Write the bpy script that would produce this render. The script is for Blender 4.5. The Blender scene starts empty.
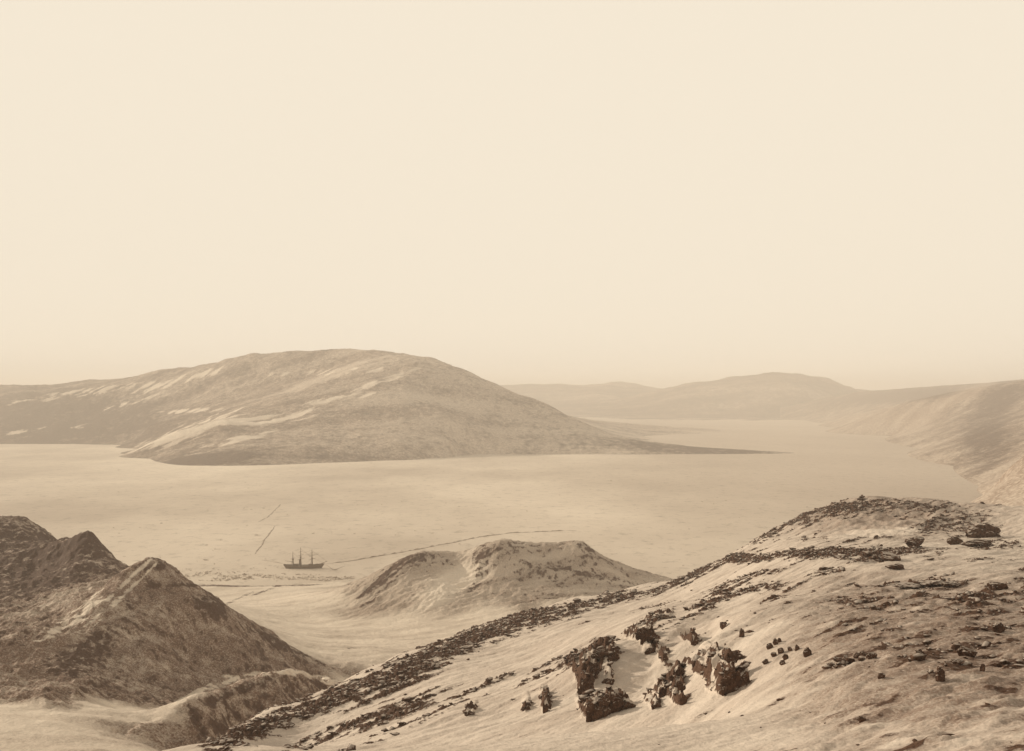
import bpy, bmesh, math, random
import numpy as np
from mathutils import Vector, Matrix
random.seed(7); rng = np.random.default_rng(7)
C = bpy.context.scene
COL = C.collection

# ------------------------------------------------------------------ camera, world, sun, exposure
H = 165.0          # eye height above the frozen bay (m)
F = 1000.0         # focal length in pixels of a 1024 wide frame
HY = 398.0         # picture row of the true horizon
cam_d = bpy.data.cameras.new('camera')
cam = bpy.data.objects.new('camera', cam_d); COL.objects.link(cam)
cam.location = (0, 0, H); cam.rotation_euler = (math.radians(90), 0, 0)
cam_d.sensor_width = 36; cam_d.lens = 36*F/1024.0
cam_d.shift_y = (HY-375.5)/1024.0
cam_d.clip_start = 1; cam_d.clip_end = 200000
C.camera = cam

SUN_EL, SUN_DIR = math.radians(19), Vector((-0.86, 0.50, 0)).normalized()   # towards the sun
w = bpy.data.worlds.new("World"); C.world = w; w.use_nodes = True
nt = w.node_tree; N = nt.nodes; L = nt.links
bg = N['Background']
sky = N.new('ShaderNodeTexSky'); sky.sky_type = 'NISHITA'; sky.sun_disc = False
sky.sun_elevation = SUN_EL
sky.sun_rotation = math.atan2(SUN_DIR.x, SUN_DIR.y)
sky.altitude = 200; sky.air_density = 1.0; sky.dust_density = 1.5; sky.ozone_density = 1.0
bw = N.new('ShaderNodeRGBToBW'); L.new(sky.outputs[0], bw.inputs[0])
# blank, over-exposed plate: the bright lower sky saturates, the zenith stays dimmer
mn = N.new('ShaderNodeMath'); mn.operation = 'MINIMUM'; mn.inputs[1].default_value = 9.15
ml = N.new('ShaderNodeMath'); ml.operation = 'MULTIPLY'; ml.inputs[1].default_value = 5.0
L.new(bw.outputs[0], ml.inputs[0]); L.new(ml.outputs[0], mn.inputs[0])
# unseen overhead sky dimmed to cut fill on shaded snow, bright haze low down
wtc = N.new('ShaderNodeTexCoord'); sep = N.new('ShaderNodeSeparateXYZ'); L.new(wtc.outputs['Generated'], sep.inputs[0])
mr = N.new('ShaderNodeMapRange'); mr.interpolation_type = 'SMOOTHSTEP'
for i_, v_ in ((1, 0.36), (2, 0.85), (3, 1.0), (4, 0.55)): mr.inputs[i_].default_value = v_
L.new(sep.outputs[2], mr.inputs[0])
mg = N.new('ShaderNodeMath'); mg.operation = 'MULTIPLY'; L.new(mn.outputs[0], mg.inputs[0]); L.new(mr.outputs[0], mg.inputs[1])
sc_ = N.new('ShaderNodeVectorMath'); sc_.operation = 'SCALE'
sc_.inputs[0].default_value = (1.0, 0.895, 0.73)
L.new(mg.outputs[0], sc_.inputs[3])
L.new(sc_.outputs[0], bg.inputs[0]); bg.inputs[1].default_value = 0.1

sd = bpy.data.lights.new('sun', 'SUN'); sd.energy = 3.4; sd.angle = math.radians(1.0); sd.color = (1.0, 0.88, 0.70)
so = bpy.data.objects.new('sun', sd); COL.objects.link(so)
dirv = Vector((SUN_DIR.x*math.cos(SUN_EL), SUN_DIR.y*math.cos(SUN_EL), math.sin(SUN_EL)))
so.rotation_euler = dirv.to_track_quat('Z', 'Y').to_euler(); so.location = (0, 0, 600)

C.view_settings.view_transform = 'Standard'; C.view_settings.look = 'None'
C.view_settings.exposure = 0.0; C.view_settings.gamma = 1.0
C.render.engine = 'CYCLES'
C.cycles.max_bounces = 5; C.cycles.diffuse_bounces = 3; C.cycles.volume_bounces = 2
C.cycles.use_denoising = True

# ------------------------------------------------------------------ helpers
def tag(o, label=None, cat=None, group=None, kind=None):
    if label: o['label'] = label
    if cat: o['category'] = cat
    if group: o['group'] = group
    if kind: o['kind'] = kind
    return o

def W(px, py, d):
    """the point seen at picture px, py and d metres ahead"""
    return ((px-512.0)/F*d, d, H-(py-HY)/F*d)

def _hash(ix, iy, seed):
    h = (ix.astype(np.int64)*374761393 + iy.astype(np.int64)*668265263 + seed*974634777) & 0xffffffff
    h = ((h ^ (h >> 13))*1274126177) & 0xffffffff
    h = (h ^ (h >> 16)) & 0xffffffff
    return h
def pnoise(x, y, seed=0):
    x = np.asarray(x, dtype=np.float64); y = np.asarray(y, dtype=np.float64)
    ix = np.floor(x); iy = np.floor(y); fx = x-ix; fy = y-iy
    u = fx*fx*fx*(fx*(fx*6-15)+10); v = fy*fy*fy*(fy*(fy*6-15)+10)
    def g(dx, dy):
        a = _hash(ix+dx, iy+dy, seed)*(2*math.pi/4294967296.0)
        return np.cos(a)*(fx-dx)+np.sin(a)*(fy-dy)
    a = g(0,0); b = g(1,0); c = g(0,1); d = g(1,1)
    return (a*(1-u)+b*u)*(1-v)+(c*(1-u)+d*u)*v*1.0
def fbm(x, y, octv=5, seed=0, gain=0.5, lac=2.03):
    s = 0; a = 1.0
    for k in range(octv):
        s = s + a*pnoise(x, y, seed+k*17); x = x*lac+3.1; y = y*lac-1.7; a *= gain
    return s*1.4
def ridged(x, y, octv=5, seed=0, gain=0.5):
    s = 0; a = 1.0; n = 0
    for k in range(octv):
        s = s + a*(1-np.abs(pnoise(x, y, seed+k*13))*2.4); n += a; x = x*2.07+1.3; y = y*2.07+5.2; a *= gain
    return s/n
def sstep(a, b, x):
    t = np.clip((x-a)/(b-a), 0, 1); return t*t*(3-2*t)

class RBF:
    def __init__(s, P, V, kind, smooth=0.0):
        s.P = np.array(P, float); s.kind = kind; V = np.array(V, float); n = len(V)
        K = s.phi(np.sqrt(((s.P[:,None]-s.P[None])**2).sum(-1))) - smooth*np.eye(n)*(1 if kind == 'r' else -1)
        Q = np.c_[np.ones(n), s.P]
        A = np.block([[K, Q], [Q.T, np.zeros((3,3))]])
        s.w = np.linalg.solve(A, np.r_[V, 0, 0, 0])
    def phi(s, r):
        if s.kind == 'r': return r
        return r*r*np.log(r+1e-9)
    def __call__(s, x, y):
        sh = x.shape; x = x.ravel(); y = y.ravel(); out = np.empty(len(x))
        for i in range(0, len(x), 20000):
            a = x[i:i+20000].astype(np.float32); b = y[i:i+20000].astype(np.float32)
            r = np.sqrt((a[:,None]-s.P[None,:,0].astype(np.float32))**2+(b[:,None]-s.P[None,:,1].astype(np.float32))**2)
            out[i:i+20000] = s.phi(r)@s.w[:-3].astype(np.float32) + s.w[-3]+s.w[-2]*a+s.w[-1]*b
        return out.reshape(sh)

def grid_mesh(name, X, Y, Z, mat, attrs, keep=None):
    """one mesh from an n x m grid; keep = boolean per cell"""
    n, m = X.shape
    co = np.stack([X, Y, Z], -1).reshape(-1, 3).astype(np.float32)
    idx = np.arange(n*m).reshape(n, m)
    q = np.stack([idx[:-1,:-1], idx[:-1,1:], idx[1:,1:], idx[1:,:-1]], -1)
    q = q[keep] if keep is not None else q.reshape(-1, 4)
    used = np.zeros(n*m, bool); used[q.ravel()] = True
    remap = np.cumsum(used)-1; q = remap[q]; co = co[used]
    me = bpy.data.meshes.new(name)
    me.vertices.add(len(co)); me.vertices.foreach_set('co', co.ravel())
    me.loops.add(q.size); me.loops.foreach_set('vertex_index', q.ravel().astype(np.int32))
    me.polygons.add(len(q)); me.polygons.foreach_set('loop_start', np.arange(0, q.size, 4, dtype=np.int32))
    me.update(calc_edges=True)
    me.polygons.foreach_set('use_smooth', np.ones(len(q), bool))
    for k, v in attrs.items():
        at = me.attributes.new(k, 'FLOAT', 'POINT'); at.data.foreach_set('value', v.reshape(-1)[used].astype(np.float32))
    me.materials.append(mat)
    o = bpy.data.objects.new(name, me); COL.objects.link(o)
    return o

# ------------------------------------------------------------------ materials
SNOW = (0.68, 0.59, 0.52); DIRT_SHADE = (0.25, 0.165, 0.115); ROCK = (0.062, 0.028, 0.015); ROCK2 = (0.145, 0.082, 0.053)
def new_mat(name):
    m = bpy.data.materials.new(name); m.use_nodes = True; return m, m.node_tree
def ground_mat(name, freq, bump, rockcol=ROCK, rock2=ROCK2, snow=SNOW, edge=0.5, amp=0.5, fine=3.0, soft=0.14, dirt_shade_col=DIRT_SHADE):
    """snow and bare rock, divided by the surface's own 'rock' attribute; 'dirt' greys the snow with blown grit and painted-in shade"""
    m, t = new_mat(name); n = t.nodes; l = t.links; b = n['Principled BSDF']
    b.inputs['Roughness'].default_value = 0.85; b.inputs['Specular IOR Level'].default_value = 0.15
    tc = n.new('ShaderNodeTexCoord')
    def noise(scale, det, rough=0.6):
        k = n.new('ShaderNodeTexNoise'); k.inputs['Scale'].default_value = scale
        k.inputs['Detail'].default_value = det; k.inputs['Roughness'].default_value = rough
        l.new(tc.outputs['Object'], k.inputs['Vector']); return k.outputs[0]
    def math_(op, a, b_, clamp=False):
        k = n.new('ShaderNodeMath'); k.operation = op; k.use_clamp = clamp
        for i, v in enumerate((a, b_)):
            if isinstance(v, (int, float)): k.inputs[i].default_value = v
            else: l.new(v, k.inputs[i])
        return k.outputs[0]
    def mix(f, a, b_):
        k = n.new('ShaderNodeMix'); k.data_type = 'RGBA'
        l.new(f, k.inputs[0])
        for i, v in ((6, a), (7, b_)):
            if isinstance(v, tuple): k.inputs[i].default_value = (*v, 1)
            else: l.new(v, k.inputs[i])
        return k.outputs[2]
    ar = n.new('ShaderNodeAttribute'); ar.attribute_name = 'rock'
    ad = n.new('ShaderNodeAttribute'); ad.attribute_name = 'dirt_shade'
    n1 = noise(freq, 5, 0.65); n2 = noise(freq*fine, 4, 0.7); n3 = noise(freq*0.22, 4)
    rk = math_('ADD', ar.outputs['Fac'], math_('MULTIPLY', math_('SUBTRACT', n1, 0.5), amp))
    rk = math_('MULTIPLY', math_('SUBTRACT', rk, edge-soft/2), 1/soft, True)
    dd = math_('MULTIPLY', ad.outputs['Fac'], math_('ADD', math_('MULTIPLY', math_('SUBTRACT', n2, 0.5), 3.0), 1.0), True)
    sv = n.new('ShaderNodeVectorMath'); sv.operation = 'SCALE'; sv.inputs[0].default_value = snow
    l.new(math_('ADD', math_('MULTIPLY', noise(freq*2.2, 5, 0.75), 0.7), 0.65), sv.inputs[3])
    snowc = mix(dd, sv.outputs[0], dirt_shade_col)
    rockc = mix(math_('MULTIPLY', math_('SUBTRACT', n2, 0.36), 3.2, True), rockcol, rock2)
    c = mix(rk, snowc, rockc)
    l.new(c, b.inputs['Base Color'])
    bp = n.new('ShaderNodeBump'); bp.inputs['Distance'].default_value = bump; bp.inputs['Strength'].default_value = 0.6
    hsum = math_('ADD', math_('MULTIPLY', n1, 1.0), math_('MULTIPLY', math_('MULTIPLY', n2, 0.7), math_('ADD', rk, 0.35)))
    l.new(hsum, bp.inputs['Height']); l.new(bp.outputs[0], b.inputs['Normal'])
    return m
M_fore = ground_mat('foreground_snow_and_rock', 1.5, 0.3, amp=0.9, dirt_shade_col=(0.27, 0.195, 0.152), snow=(0.68, 0.58, 0.49))
M_mid = ground_mat('hillside_snow_and_rock', 0.5, 1.0, dirt_shade_col=(0.185, 0.112, 0.076), snow=(0.80, 0.69, 0.57), amp=0.9, soft=0.22)  # its grit tone doubles as painted shade on peak and knoll faces
M_far = ground_mat('far_snow_and_rock', 0.05, 5, snow=(0.80, 0.69, 0.57), amp=1.2, soft=0.4)
M_farther = ground_mat('distant_snow_and_rock', 0.012, 14, amp=0.9, soft=0.4)

def simple_mat(name, c1, c2, scale, rough=0.8, bump=0.0):
    m, t = new_mat(name); n = t.nodes; l = t.links; b = n['Principled BSDF']
    b.inputs['Roughness'].default_value = rough; b.inputs['Specular IOR Level'].default_value = 0.2
    tc = n.new('ShaderNodeTexCoord'); k = n.new('ShaderNodeTexNoise')
    k.inputs['Scale'].default_value = scale; k.inputs['Detail'].default_value = 6; k.inputs['Roughness'].default_value = 0.65
    l.new(tc.outputs['Object'], k.inputs['Vector'])
    r = n.new('ShaderNodeValToRGB'); r.color_ramp.elements[0].position = 0.35; r.color_ramp.elements[1].position = 0.65
    r.color_ramp.elements[0].color = (*c1, 1); r.color_ramp.elements[1].color = (*c2, 1)
    l.new(k.outputs[0], r.inputs[0]); l.new(r.outputs[0], b.inputs['Base Color'])
    if bump:
        bp = n.new('ShaderNodeBump'); bp.inputs['Distance'].default_value = bump; l.new(k.outputs[0], bp.inputs['Height']); l.new(bp.outputs[0], b.inputs['Normal'])
    return m
M_rock = simple_mat('bare_rock', (0.036, 0.016, 0.008), (0.115, 0.062, 0.039), 1.4, 0.9, 0.25)
def snow_cap(m, lo, hi, scale):
    n = m.node_tree.nodes; l = m.node_tree.links; b = n['Principled BSDF']
    src = b.inputs['Base Color'].links[0].from_socket
    g = n.new('ShaderNodeNewGeometry'); sp = n.new('ShaderNodeSeparateXYZ'); l.new(g.outputs['Normal'], sp.inputs[0])
    k = n.new('ShaderNodeTexNoise'); k.inputs['Scale'].default_value = scale; k.inputs['Detail'].default_value = 5; l.new(g.outputs['Position'], k.inputs['Vector'])
    a = n.new('ShaderNodeMath'); a.operation = 'MULTIPLY_ADD'; l.new(k.outputs[0], a.inputs[0]); a.inputs[1].default_value = 1.4; l.new(sp.outputs[2], a.inputs[2])
    r = n.new('ShaderNodeMapRange'); r.inputs[1].default_value = lo+0.7; r.inputs[2].default_value = hi+0.7; l.new(a.outputs[0], r.inputs[0])
    x = n.new('ShaderNodeMix'); x.data_type = 'RGBA'; l.new(r.outputs[0], x.inputs[0]); l.new(src, x.inputs[6]); x.inputs[7].default_value = (0.44, 0.37, 0.315, 1)
    l.new(x.outputs[2], b.inputs['Base Color'])
M_stone = M_rock.copy(); M_stone.name = 'loose_stone'
snow_cap(M_rock, 0.55, 0.80, 1.1)
M_wood = simple_mat('tarred_wood', (0.17, 0.125, 0.09), (0.24, 0.18, 0.135), 2.0)
M_spar = simple_mat('weathered_spar', (0.13, 0.092, 0.066), (0.19, 0.14, 0.10), 2.0)
M_deck = simple_mat('deck_snow', (0.5, 0.42, 0.34), (0.66, 0.57, 0.47), 0.6)
M_icerub = simple_mat('rafted_ice', (0.40, 0.32, 0.25), (0.62, 0.53, 0.44), 0.3)
M_line = simple_mat('grit_strewn_ice', (0.30, 0.23, 0.175), (0.42, 0.33, 0.26), 0.15)

# ------------------------------------------------------------------ frozen bay
m, t = new_mat('bay_ice'); n = t.nodes; l = t.links; b = n['Principled BSDF']
b.inputs['Roughness'].default_value = 0.8; b.inputs['Specular IOR Level'].default_value = 0.2
tc = n.new('ShaderNodeTexCoord')
def ice_noise(sx, sy, det, rough=0.6):
    mp = n.new('ShaderNodeMapping'); mp.inputs['Scale'].default_value = (sx, sy, 1)
    l.new(tc.outputs['Object'], mp.inputs[0])
    k = n.new('ShaderNodeTexNoise'); k.inputs['Scale'].default_value = 1; k.inputs['Detail'].default_value = det; k.inputs['Roughness'].default_value = rough
    l.new(mp.outputs[0], k.inputs['Vector']); return k.outputs[0]
def ramp(src, p0, c0, p1, c1):
    r = n.new('ShaderNodeValToRGB'); r.color_ramp.elements[0].position = p0; r.color_ramp.elements[1].position = p1
    r.color_ramp.elements[0].color = (*c0, 1); r.color_ramp.elements[1].color = (*c1, 1); l.new(src, r.inputs[0]); return r.outputs[0]
big = ramp(ice_noise(0.0016, 0.0010, 5), 0.36, (0.52, 0.43, 0.345), 0.62, (0.86, 0.75, 0.62))
fl = ramp(ice_noise(0.02, 0.016, 5, 0.75), 0.64, (0, 0, 0), 0.74, (0.8, 0.8, 0.8))
gr = ramp(ice_noise(0.055, 0.045, 7, 0.8), 0.30, (0.55, 0.53, 0.50), 0.47, (1, 1, 1))
sx_ = n.new('ShaderNodeSeparateXYZ'); l.new(tc.outputs['Object'], sx_.inputs[0])
# exposure falloff painted into the ice colour, darker towards the mountainside shore
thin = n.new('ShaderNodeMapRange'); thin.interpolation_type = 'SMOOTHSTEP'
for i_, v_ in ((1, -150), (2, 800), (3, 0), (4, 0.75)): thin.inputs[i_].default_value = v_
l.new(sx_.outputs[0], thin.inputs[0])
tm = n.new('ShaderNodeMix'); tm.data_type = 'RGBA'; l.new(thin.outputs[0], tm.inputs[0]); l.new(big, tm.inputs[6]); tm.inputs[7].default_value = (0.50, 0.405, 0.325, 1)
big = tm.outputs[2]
mu = n.new('ShaderNodeMix'); mu.data_type = 'RGBA'; mu.blend_type = 'MULTIPLY'; mu.inputs[0].default_value = 1
l.new(big, mu.inputs[6]); l.new(gr, mu.inputs[7])
mx = n.new('ShaderNodeMix'); mx.data_type = 'RGBA'; l.new(fl, mx.inputs[0]); l.new(mu.outputs[2], mx.inputs[6]); mx.inputs[7].default_value = (0.42, 0.34, 0.27, 1)
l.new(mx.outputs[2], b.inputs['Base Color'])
bp = n.new('ShaderNodeBump'); bp.inputs['Distance'].default_value = 0.25; bp.inputs['Strength'].default_value = 0.3
l.new(ice_noise(0.20, 0.16, 7, 0.8), bp.inputs['Height']); l.new(bp.outputs[0], b.inputs['Normal'])
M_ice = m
rr = np.array([-3000, 0, 400, 700, 1000, 1500, 2200, 3000, 4500, 7000, 12000, 30000, 60000.0])
cc = np.linspace(-60000, 60000, 41)
XX, YY = np.meshgrid(cc, rr)
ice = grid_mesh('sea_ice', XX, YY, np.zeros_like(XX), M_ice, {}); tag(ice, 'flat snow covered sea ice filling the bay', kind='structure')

def proj(X, Y, Z):
    return 512+F*X/np.maximum(Y, 1), HY-F*(Z-H)/np.maximum(Y, 1)
def blobs(px, py, lst):
    """strength of listed patches (cx, cy, rx, ry, angle in degrees counter-clockwise, value)"""
    s = np.zeros_like(px)
    for cx, cy, rx, ry, a, v in lst:
        a = math.radians(a); dx = px-cx; dy = -(py-cy)
        u = (dx*math.cos(a)+dy*math.sin(a))/rx; q = (-dx*math.sin(a)+dy*math.cos(a))/ry
        e = np.exp(-(u*u+q*q)**1.5); s = s+v*e
    return s
def slope_of(X, Y, Z):
    """steepness on a warped grid"""
    Xu, Xv = np.gradient(X); Yu, Yv = np.gradient(Y); Zu, Zv = np.gradient(Z)
    nx = Yu*Zv-Zu*Yv; ny = Zu*Xv-Xu*Zv; nz = Xu*Yv-Yu*Xv
    return np.hypot(nx, ny)/(np.abs(nz)+1e-9)

def densify(pts, k=3):
    out = []
    for a, b_ in zip(pts[:-1], pts[1:]):
        for i in range(k): out.append(tuple(a[j]+(b_[j]-a[j])*i/k for j in range(3)))
    out.append(pts[-1]); return out

# ------------------------------------------------------------------ far hills, built as height fields over world metres
def hill(name, label, groups, mat, pxr, ndx, dr, ndy, disp, rockf, kind='r', smooth=0.0):
    P = [W(*p) if len(p) == 3 else p[:3] for p in groups]
    xy = [(p[0], p[1]) for p in P]; z = [p[2] for p in P]
    f = RBF(np.array(xy)/1000, z, kind, smooth)
    u = np.linspace(pxr[0], pxr[1], ndx); d = np.exp(np.linspace(math.log(dr[0]), math.log(dr[1]), ndy))
    U, D = np.meshgrid(u, d); X = (U-512)/F*D; Y = D
    Z = f(X/1000, Y/1000)
    Z = Z+disp(X, Y, Z)
    px, py = proj(X, Y, Z)
    rock, dirt_shade = rockf(X, Y, Z, px, py, slope_of(X, Y, Z))
    keep = (Z[:-1,:-1] > -6)|(Z[1:,1:] > -6)
    o = grid_mesh(name, X, Y, Z, mat, {'rock': rock, 'dirt_shade': dirt_shade}, keep)
    tag(o, label, kind='structure'); return o

S0 = lambda px, py, z=-3: (px, py, (H-z)/(py-HY)*F)     # a shore point: on the picture row, at sea level
main_pts = densify([(-250,392,5200),(-100,390,5000),(0,386,4800),(50,385,4700),(100,381,4500),(150,372,4300),(200,365,4200),(250,356,4000),(320,350.5,3900),(370,351.5,3800),(400,353,3700),(430,357,3550),(460,367,3450),(480,377,3400),(500,387,3380),(520,394,3360),(545,404,3340),(565,415,3300),(600,430,3200),(640,440,3150),(700,447,3100),(785,452.0,3020),(805,453.6,3010)], 2)
main_pts += densify([(150,441,2900),(180,430,2900),(220,422,2950),(270,419,3000),(300,412,3050),(350,398,3150),(400,376,3300)], 2)
main_pts += [S0(-250,445),S0(-100,445),S0(0,445),S0(70,445),S0(130,446),S0(140,451),S0(155,464),S0(175,467.5),S0(210,467.5),S0(260,467),S0(320,464.5),S0(380,462),S0(430,459.5),S0(455,457),S0(475,455.5),S0(540,455.5),S0(600,455.5),S0(680,455.5),S0(760,455.5),S0(800,455)]
main_pts += [((p-512)/1000*H/(q-HY)*1000, H/(q-HY)*1000, -9, 0) for p, q in ((128,449),(122,455),(110,451),(140,459),(145,466),(100,448),(90,456),(160,475),(60,450))]
main_pts += [(250,445,2620),(310,445,2650),(350,435,2800),(400,440,2750),(450,440,2850),(450,420,3000),(400,410,3050),(450,400,3200),(500,420,3150),(520,440,3000),(600,447,2990),(60,428,3750),(100,412,3950),(20,410,4000),(-100,412,4000),(150,405,3850),(200,410,3500),(200,395,3850),(250,395,3650),(300,380,3700),(330,370,3720),(250,375,3850),(150,425,3500),(200,425,3250)]
main_pts += [((p-512)/1000*6500, 6500, -20, 0) for p in range(-250, 700, 100)]
main_pts += [((p-512)/1000*d_, d_, -14, 0) for p in (660, 700, 740, 790, 850) for d_ in (3330, 3700, 4300)]+[((p-512)/1000*3100, 3100, -12, 0) for p in (805, 850)]
def d_main(X, Y, Z):
    hz = sstep(5, 80, Z)
    return hz*(fbm(X/420, Y/420, 6, 3)*10+(ridged(X/260+Y/500, Y/800, 5, 9)-0.5)*13) + sstep(-2, 20, Z)*fbm(X/60, Y/60, 4, 21)*2.0
MAINSNOW = [(200,428,55,7,18,.9),(260,420,50,4,5,.9),(235,441,42,5,16,.75),(300,412,40,4,22,.6),(170,440,40,6,20,.5),(190,411,35,2,3,.7),(140,400,40,2.4,14,.6),(80,393,70,4,8,.6),(180,380,60,4,15,.5),(385,380,40,3,20,.6),(350,397,45,3,8,.55),(30,430,25,2,10,.6),(75,428,20,2,15,.5),(330,372,80,4,3,.3)]
main_pts += [(a, b+2.5, c*1.035) for a, b, c in [(200,365,4200),(225,360,4100),(250,356,4000),(285,353,3950),(320,350.5,3900),(370,351.5,3800),(400,353,3700),(415,355,3625),(430,357,3550),(445,362,3500),(460,367,3450),(480,377,3400),(500,387,3380),(520,394,3360),(545,404,3340),(565,415,3300),(600,430,3200)]]
main_pts += [(a, b+12, c*1.12) for a, b, c in [(400,353,3700),(430,357,3550),(460,367,3450),(480,377,3400),(500,387,3380),(520,394,3360),(545,404,3340),(565,415,3300),(600,430,3200)]]
def crisp(px, py, X, Y, lst, sc, seed, lo=0.38, hi=0.55, a=0.45):
    b_ = blobs(px, py, lst); n_ = fbm((X+Y)/sc*0.6, (Y-X)/sc*1.6, 5, seed)
    return sstep(lo, hi, b_+n_*a*np.clip(b_*4, 0, 1))
def r_main(X, Y, Z, px, py, sl):
    t = X*0.97+Y*0.25; q = Y-0.25*X
    st = fbm(t/900, q/120, 5, 31)
    r = 0.52+st*0.12+fbm(X/90, Y/90, 5, 5)*0.14-0.16*sstep(120, 420, px)
    r += blobs(px, py, [(60,420,110,30,0,.3),(250,385,100,20,5,-.05),(450,410,90,40,0,-.05)])
    r -= crisp(px, py, X, Y, MAINSNOW, 90, 303, 0.28, 0.8, 1.0)*0.45
    r += blobs(px, py, [(210,459,50,7,6,.4),(700,450,110,5,-3,.4)])
    dt = 0.78+st*0.25-0.22*sstep(150, 450, px)-crisp(px, py, X, Y, MAINSNOW, 90, 303, 0.28, 0.9, 1.0)*0.62
    return r, np.clip(dt, 0, 1)
hill('hill', 'broad hill with a low headland and spit across the frozen bay', main_pts, M_far, (-450, 860), 950, (2250, 6600), 420, d_main, r_main)

fa = densify([(380,392,11000),(450,390,11000),(500,386,11000),(535,383.5,11000),(560,385,11000),(580,387,11000),(610,384.5,11000),(630,385,11000),(665,390.5,11000),(700,393,11000)], 2)
fa += [(p, 418, 8250) for p in range(380, 760, 60)]+[(p, 404, 9500) for p in range(400, 720, 50)]+[((p-512)/1000*13500, 13500, -30, 0) for p in range(300, 900, 100)]
fa += [S0(p, 419, -12) for p in range(350, 800, 70)]
def d_fa(X, Y, Z): return sstep(10, 120, Z)*(fbm(X/700, Y/700, 6, 41)*34)+fbm(X/250, Y/250, 4, 44)*7
def r_fa(X, Y, Z, px, py, sl):
    st = fbm(X/1500, Y/260, 5, 52); return 0.55+st*0.35, np.clip(0.95+st*.3, 0, 1)
hill('distant_hill', 'pale low hill on the far horizon at centre', fa, M_farther, (330, 800), 320, (7400, 13500), 160, d_fa, r_fa)
fb = densify([(640,396,9300),(672,390,9300),(690,385.5,9300),(720,380,9300),(745,376.5,9300),(762,374,9300),(800,374,9300),(830,378,9300),(850,386.5,9300),(865,391,9300),(900,394,9300)], 2)
fb += [(p, 417.5, 8000) for p in range(640, 960, 40)]+[(690,402,8800),(740,398,8700),(800,396,8700),(840,402,8700)]+[((p-512)/1000*11500, 11500, -30, 0) for p in range(560, 1000, 80)]
fb += [S0(p, 419.5, -12) for p in range(600, 1000, 60)]
hill('distant_hill', 'rounded flat topped hill on the far horizon, right of centre', fb, M_farther, (600, 980), 320, (7000, 11500), 160, d_fa, r_fa)

rc = densify([(835,396,8200),(862,391.5,8000),(900,390.5,7600),(950,387,7000),(985,384.5,6600),(1010,381,6200),(1060,379,5800),(1200,372,5000),(1400,360,4200)], 2)
rc += densify([(830,417,7300),(870,411,6000),(910,401.5,5000),(940,396,4600),(980,391,4300),(1020,388,4100),(1100,380,3900),(1300,360,3500)], 2)
rc += [S0(790,421,-6),S0(830,424,-4),S0(860,429),S0(890,437),S0(920,450),S0(950,467),S0(975,488),S0(990,500),S0(1010,520),S0(1060,560),S0(1200,640)]
rc += [(940,425,3900),(960,415,4000),(1000,425,3100),(1000,445,2450),(1030,420,2900),(1100,420,2500)]
rc += densify([(990,494,1680),(1003,474,1650),(1022,458,1620),(1060,440,1560),(1200,410,1400)], 2)
rc += [((p-512)/1000*10500, 10500, -30, 0) for p in range(780, 1500, 120)]
def d_rc(X, Y, Z): return sstep(5, 60, Z)*(fbm(X/300, Y/300, 5, 61)*5)+sstep(0,20,Z)*(ridged(X/120, Y/160, 4, 66)-.5)*2.5
def r_rc(X, Y, Z, px, py, sl):
    st = fbm((X+Y)/300, (X-Y)/90, 5, 72)
    r = 0.34+0.14*sstep(0, 80, Z)+0.12*sstep(5500, 7000, Y)+st*0.14-blobs(px, py, [(890,420,60,14,0,.3),(1010,480,40,25,30,.25),(940,405,60,5,25,.4)])+blobs(px, py, [(900,396,60,5,4,.35),(1000,400,30,10,30,.25),(985,445,25,30,0,.3)])
    return r, np.clip(0.72+0.12*sstep(0, 110, Z)+st*.2, 0, 1)  # paler low down: shore mist put into the slope colour
hill('mountainside', 'hazy snow streaked mountainside closing the bay on the right', rc, M_far, (780, 1500), 420, (1000, 10500), 460, d_rc, r_rc)

# ------------------------------------------------------------------ middle ground: peaks, valley, knoll as one continuous relief, cut into named landforms
G = []
def add(g, pts, k=1):
    if k > 1: pts = densify(pts, k)
    for p in pts: G.append((g, W(*p)))
# front left peak
add('p', [(152,556,470),(163,561,468),(175,572,465),(188,587,462),(200,597,460),(208,599,459),(216,608,460),(235,620,465),(262,635,480),(300,655,500),(345,676,525)], 2)
add('p', [(152,556,470),(143,565,458),(130,577,447),(112,594,430),(100,606,420),(75,630,395),(45,650,370),(15,668,345),(-60,690,320),(-200,720,300)], 2)
add('p', [(152,590,448),(170,620,430),(150,650,400),(110,650,396),(110,680,365),(190,655,425),(230,660,435),(190,700,375),(150,700,360),(240,690,420),(280,672,460),(310,678,480),(80,690,330),(40,700,305)])
add('v', [(50,722,270),(100,715,300),(150,722,305),(100,751,240),(0,751,235),(0,705,290),(150,790,200),(0,800,180),(-150,751,230),(-300,760,230),(150,751,270)])
add('p', [(60,622,425),(20,612,455),(100,594,455),(125,583,475),(0,602,480),(-100,615,450),(-300,620,430),(130,580,505)])
# rear left peaks
add('q', [(62,547,640),(70,538,612),(80,531.5,600),(92,532,600),(105,546,600),(114,558,602),(122,566,606),(133,573,615),(146,582,640)], 2)
add('q', [(-300,500,740),(-120,508,730),(-40,512,715),(0,516,700),(20,517,695),(33,523,692),(45,531,690),(56,541,690),(64,551,690)], 2)
add('q', [(85,560,565),(100,570,560),(50,572,570),(70,585,530),(30,580,560),(20,550,620),(20,592,515),(-60,560,600),(-100,590,520),(60,560,590),(35,565,590),(115,580,540)])
add('q', [(40,545,650)])
for x_, y_ in ((-430,860),(-520,900),(-340,800),(-280,790),(-700,930),(-900,930),(-1100,930)): G.append(('q', (x_, y_, -4)))
add('v', [(165,575,640)])
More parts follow.
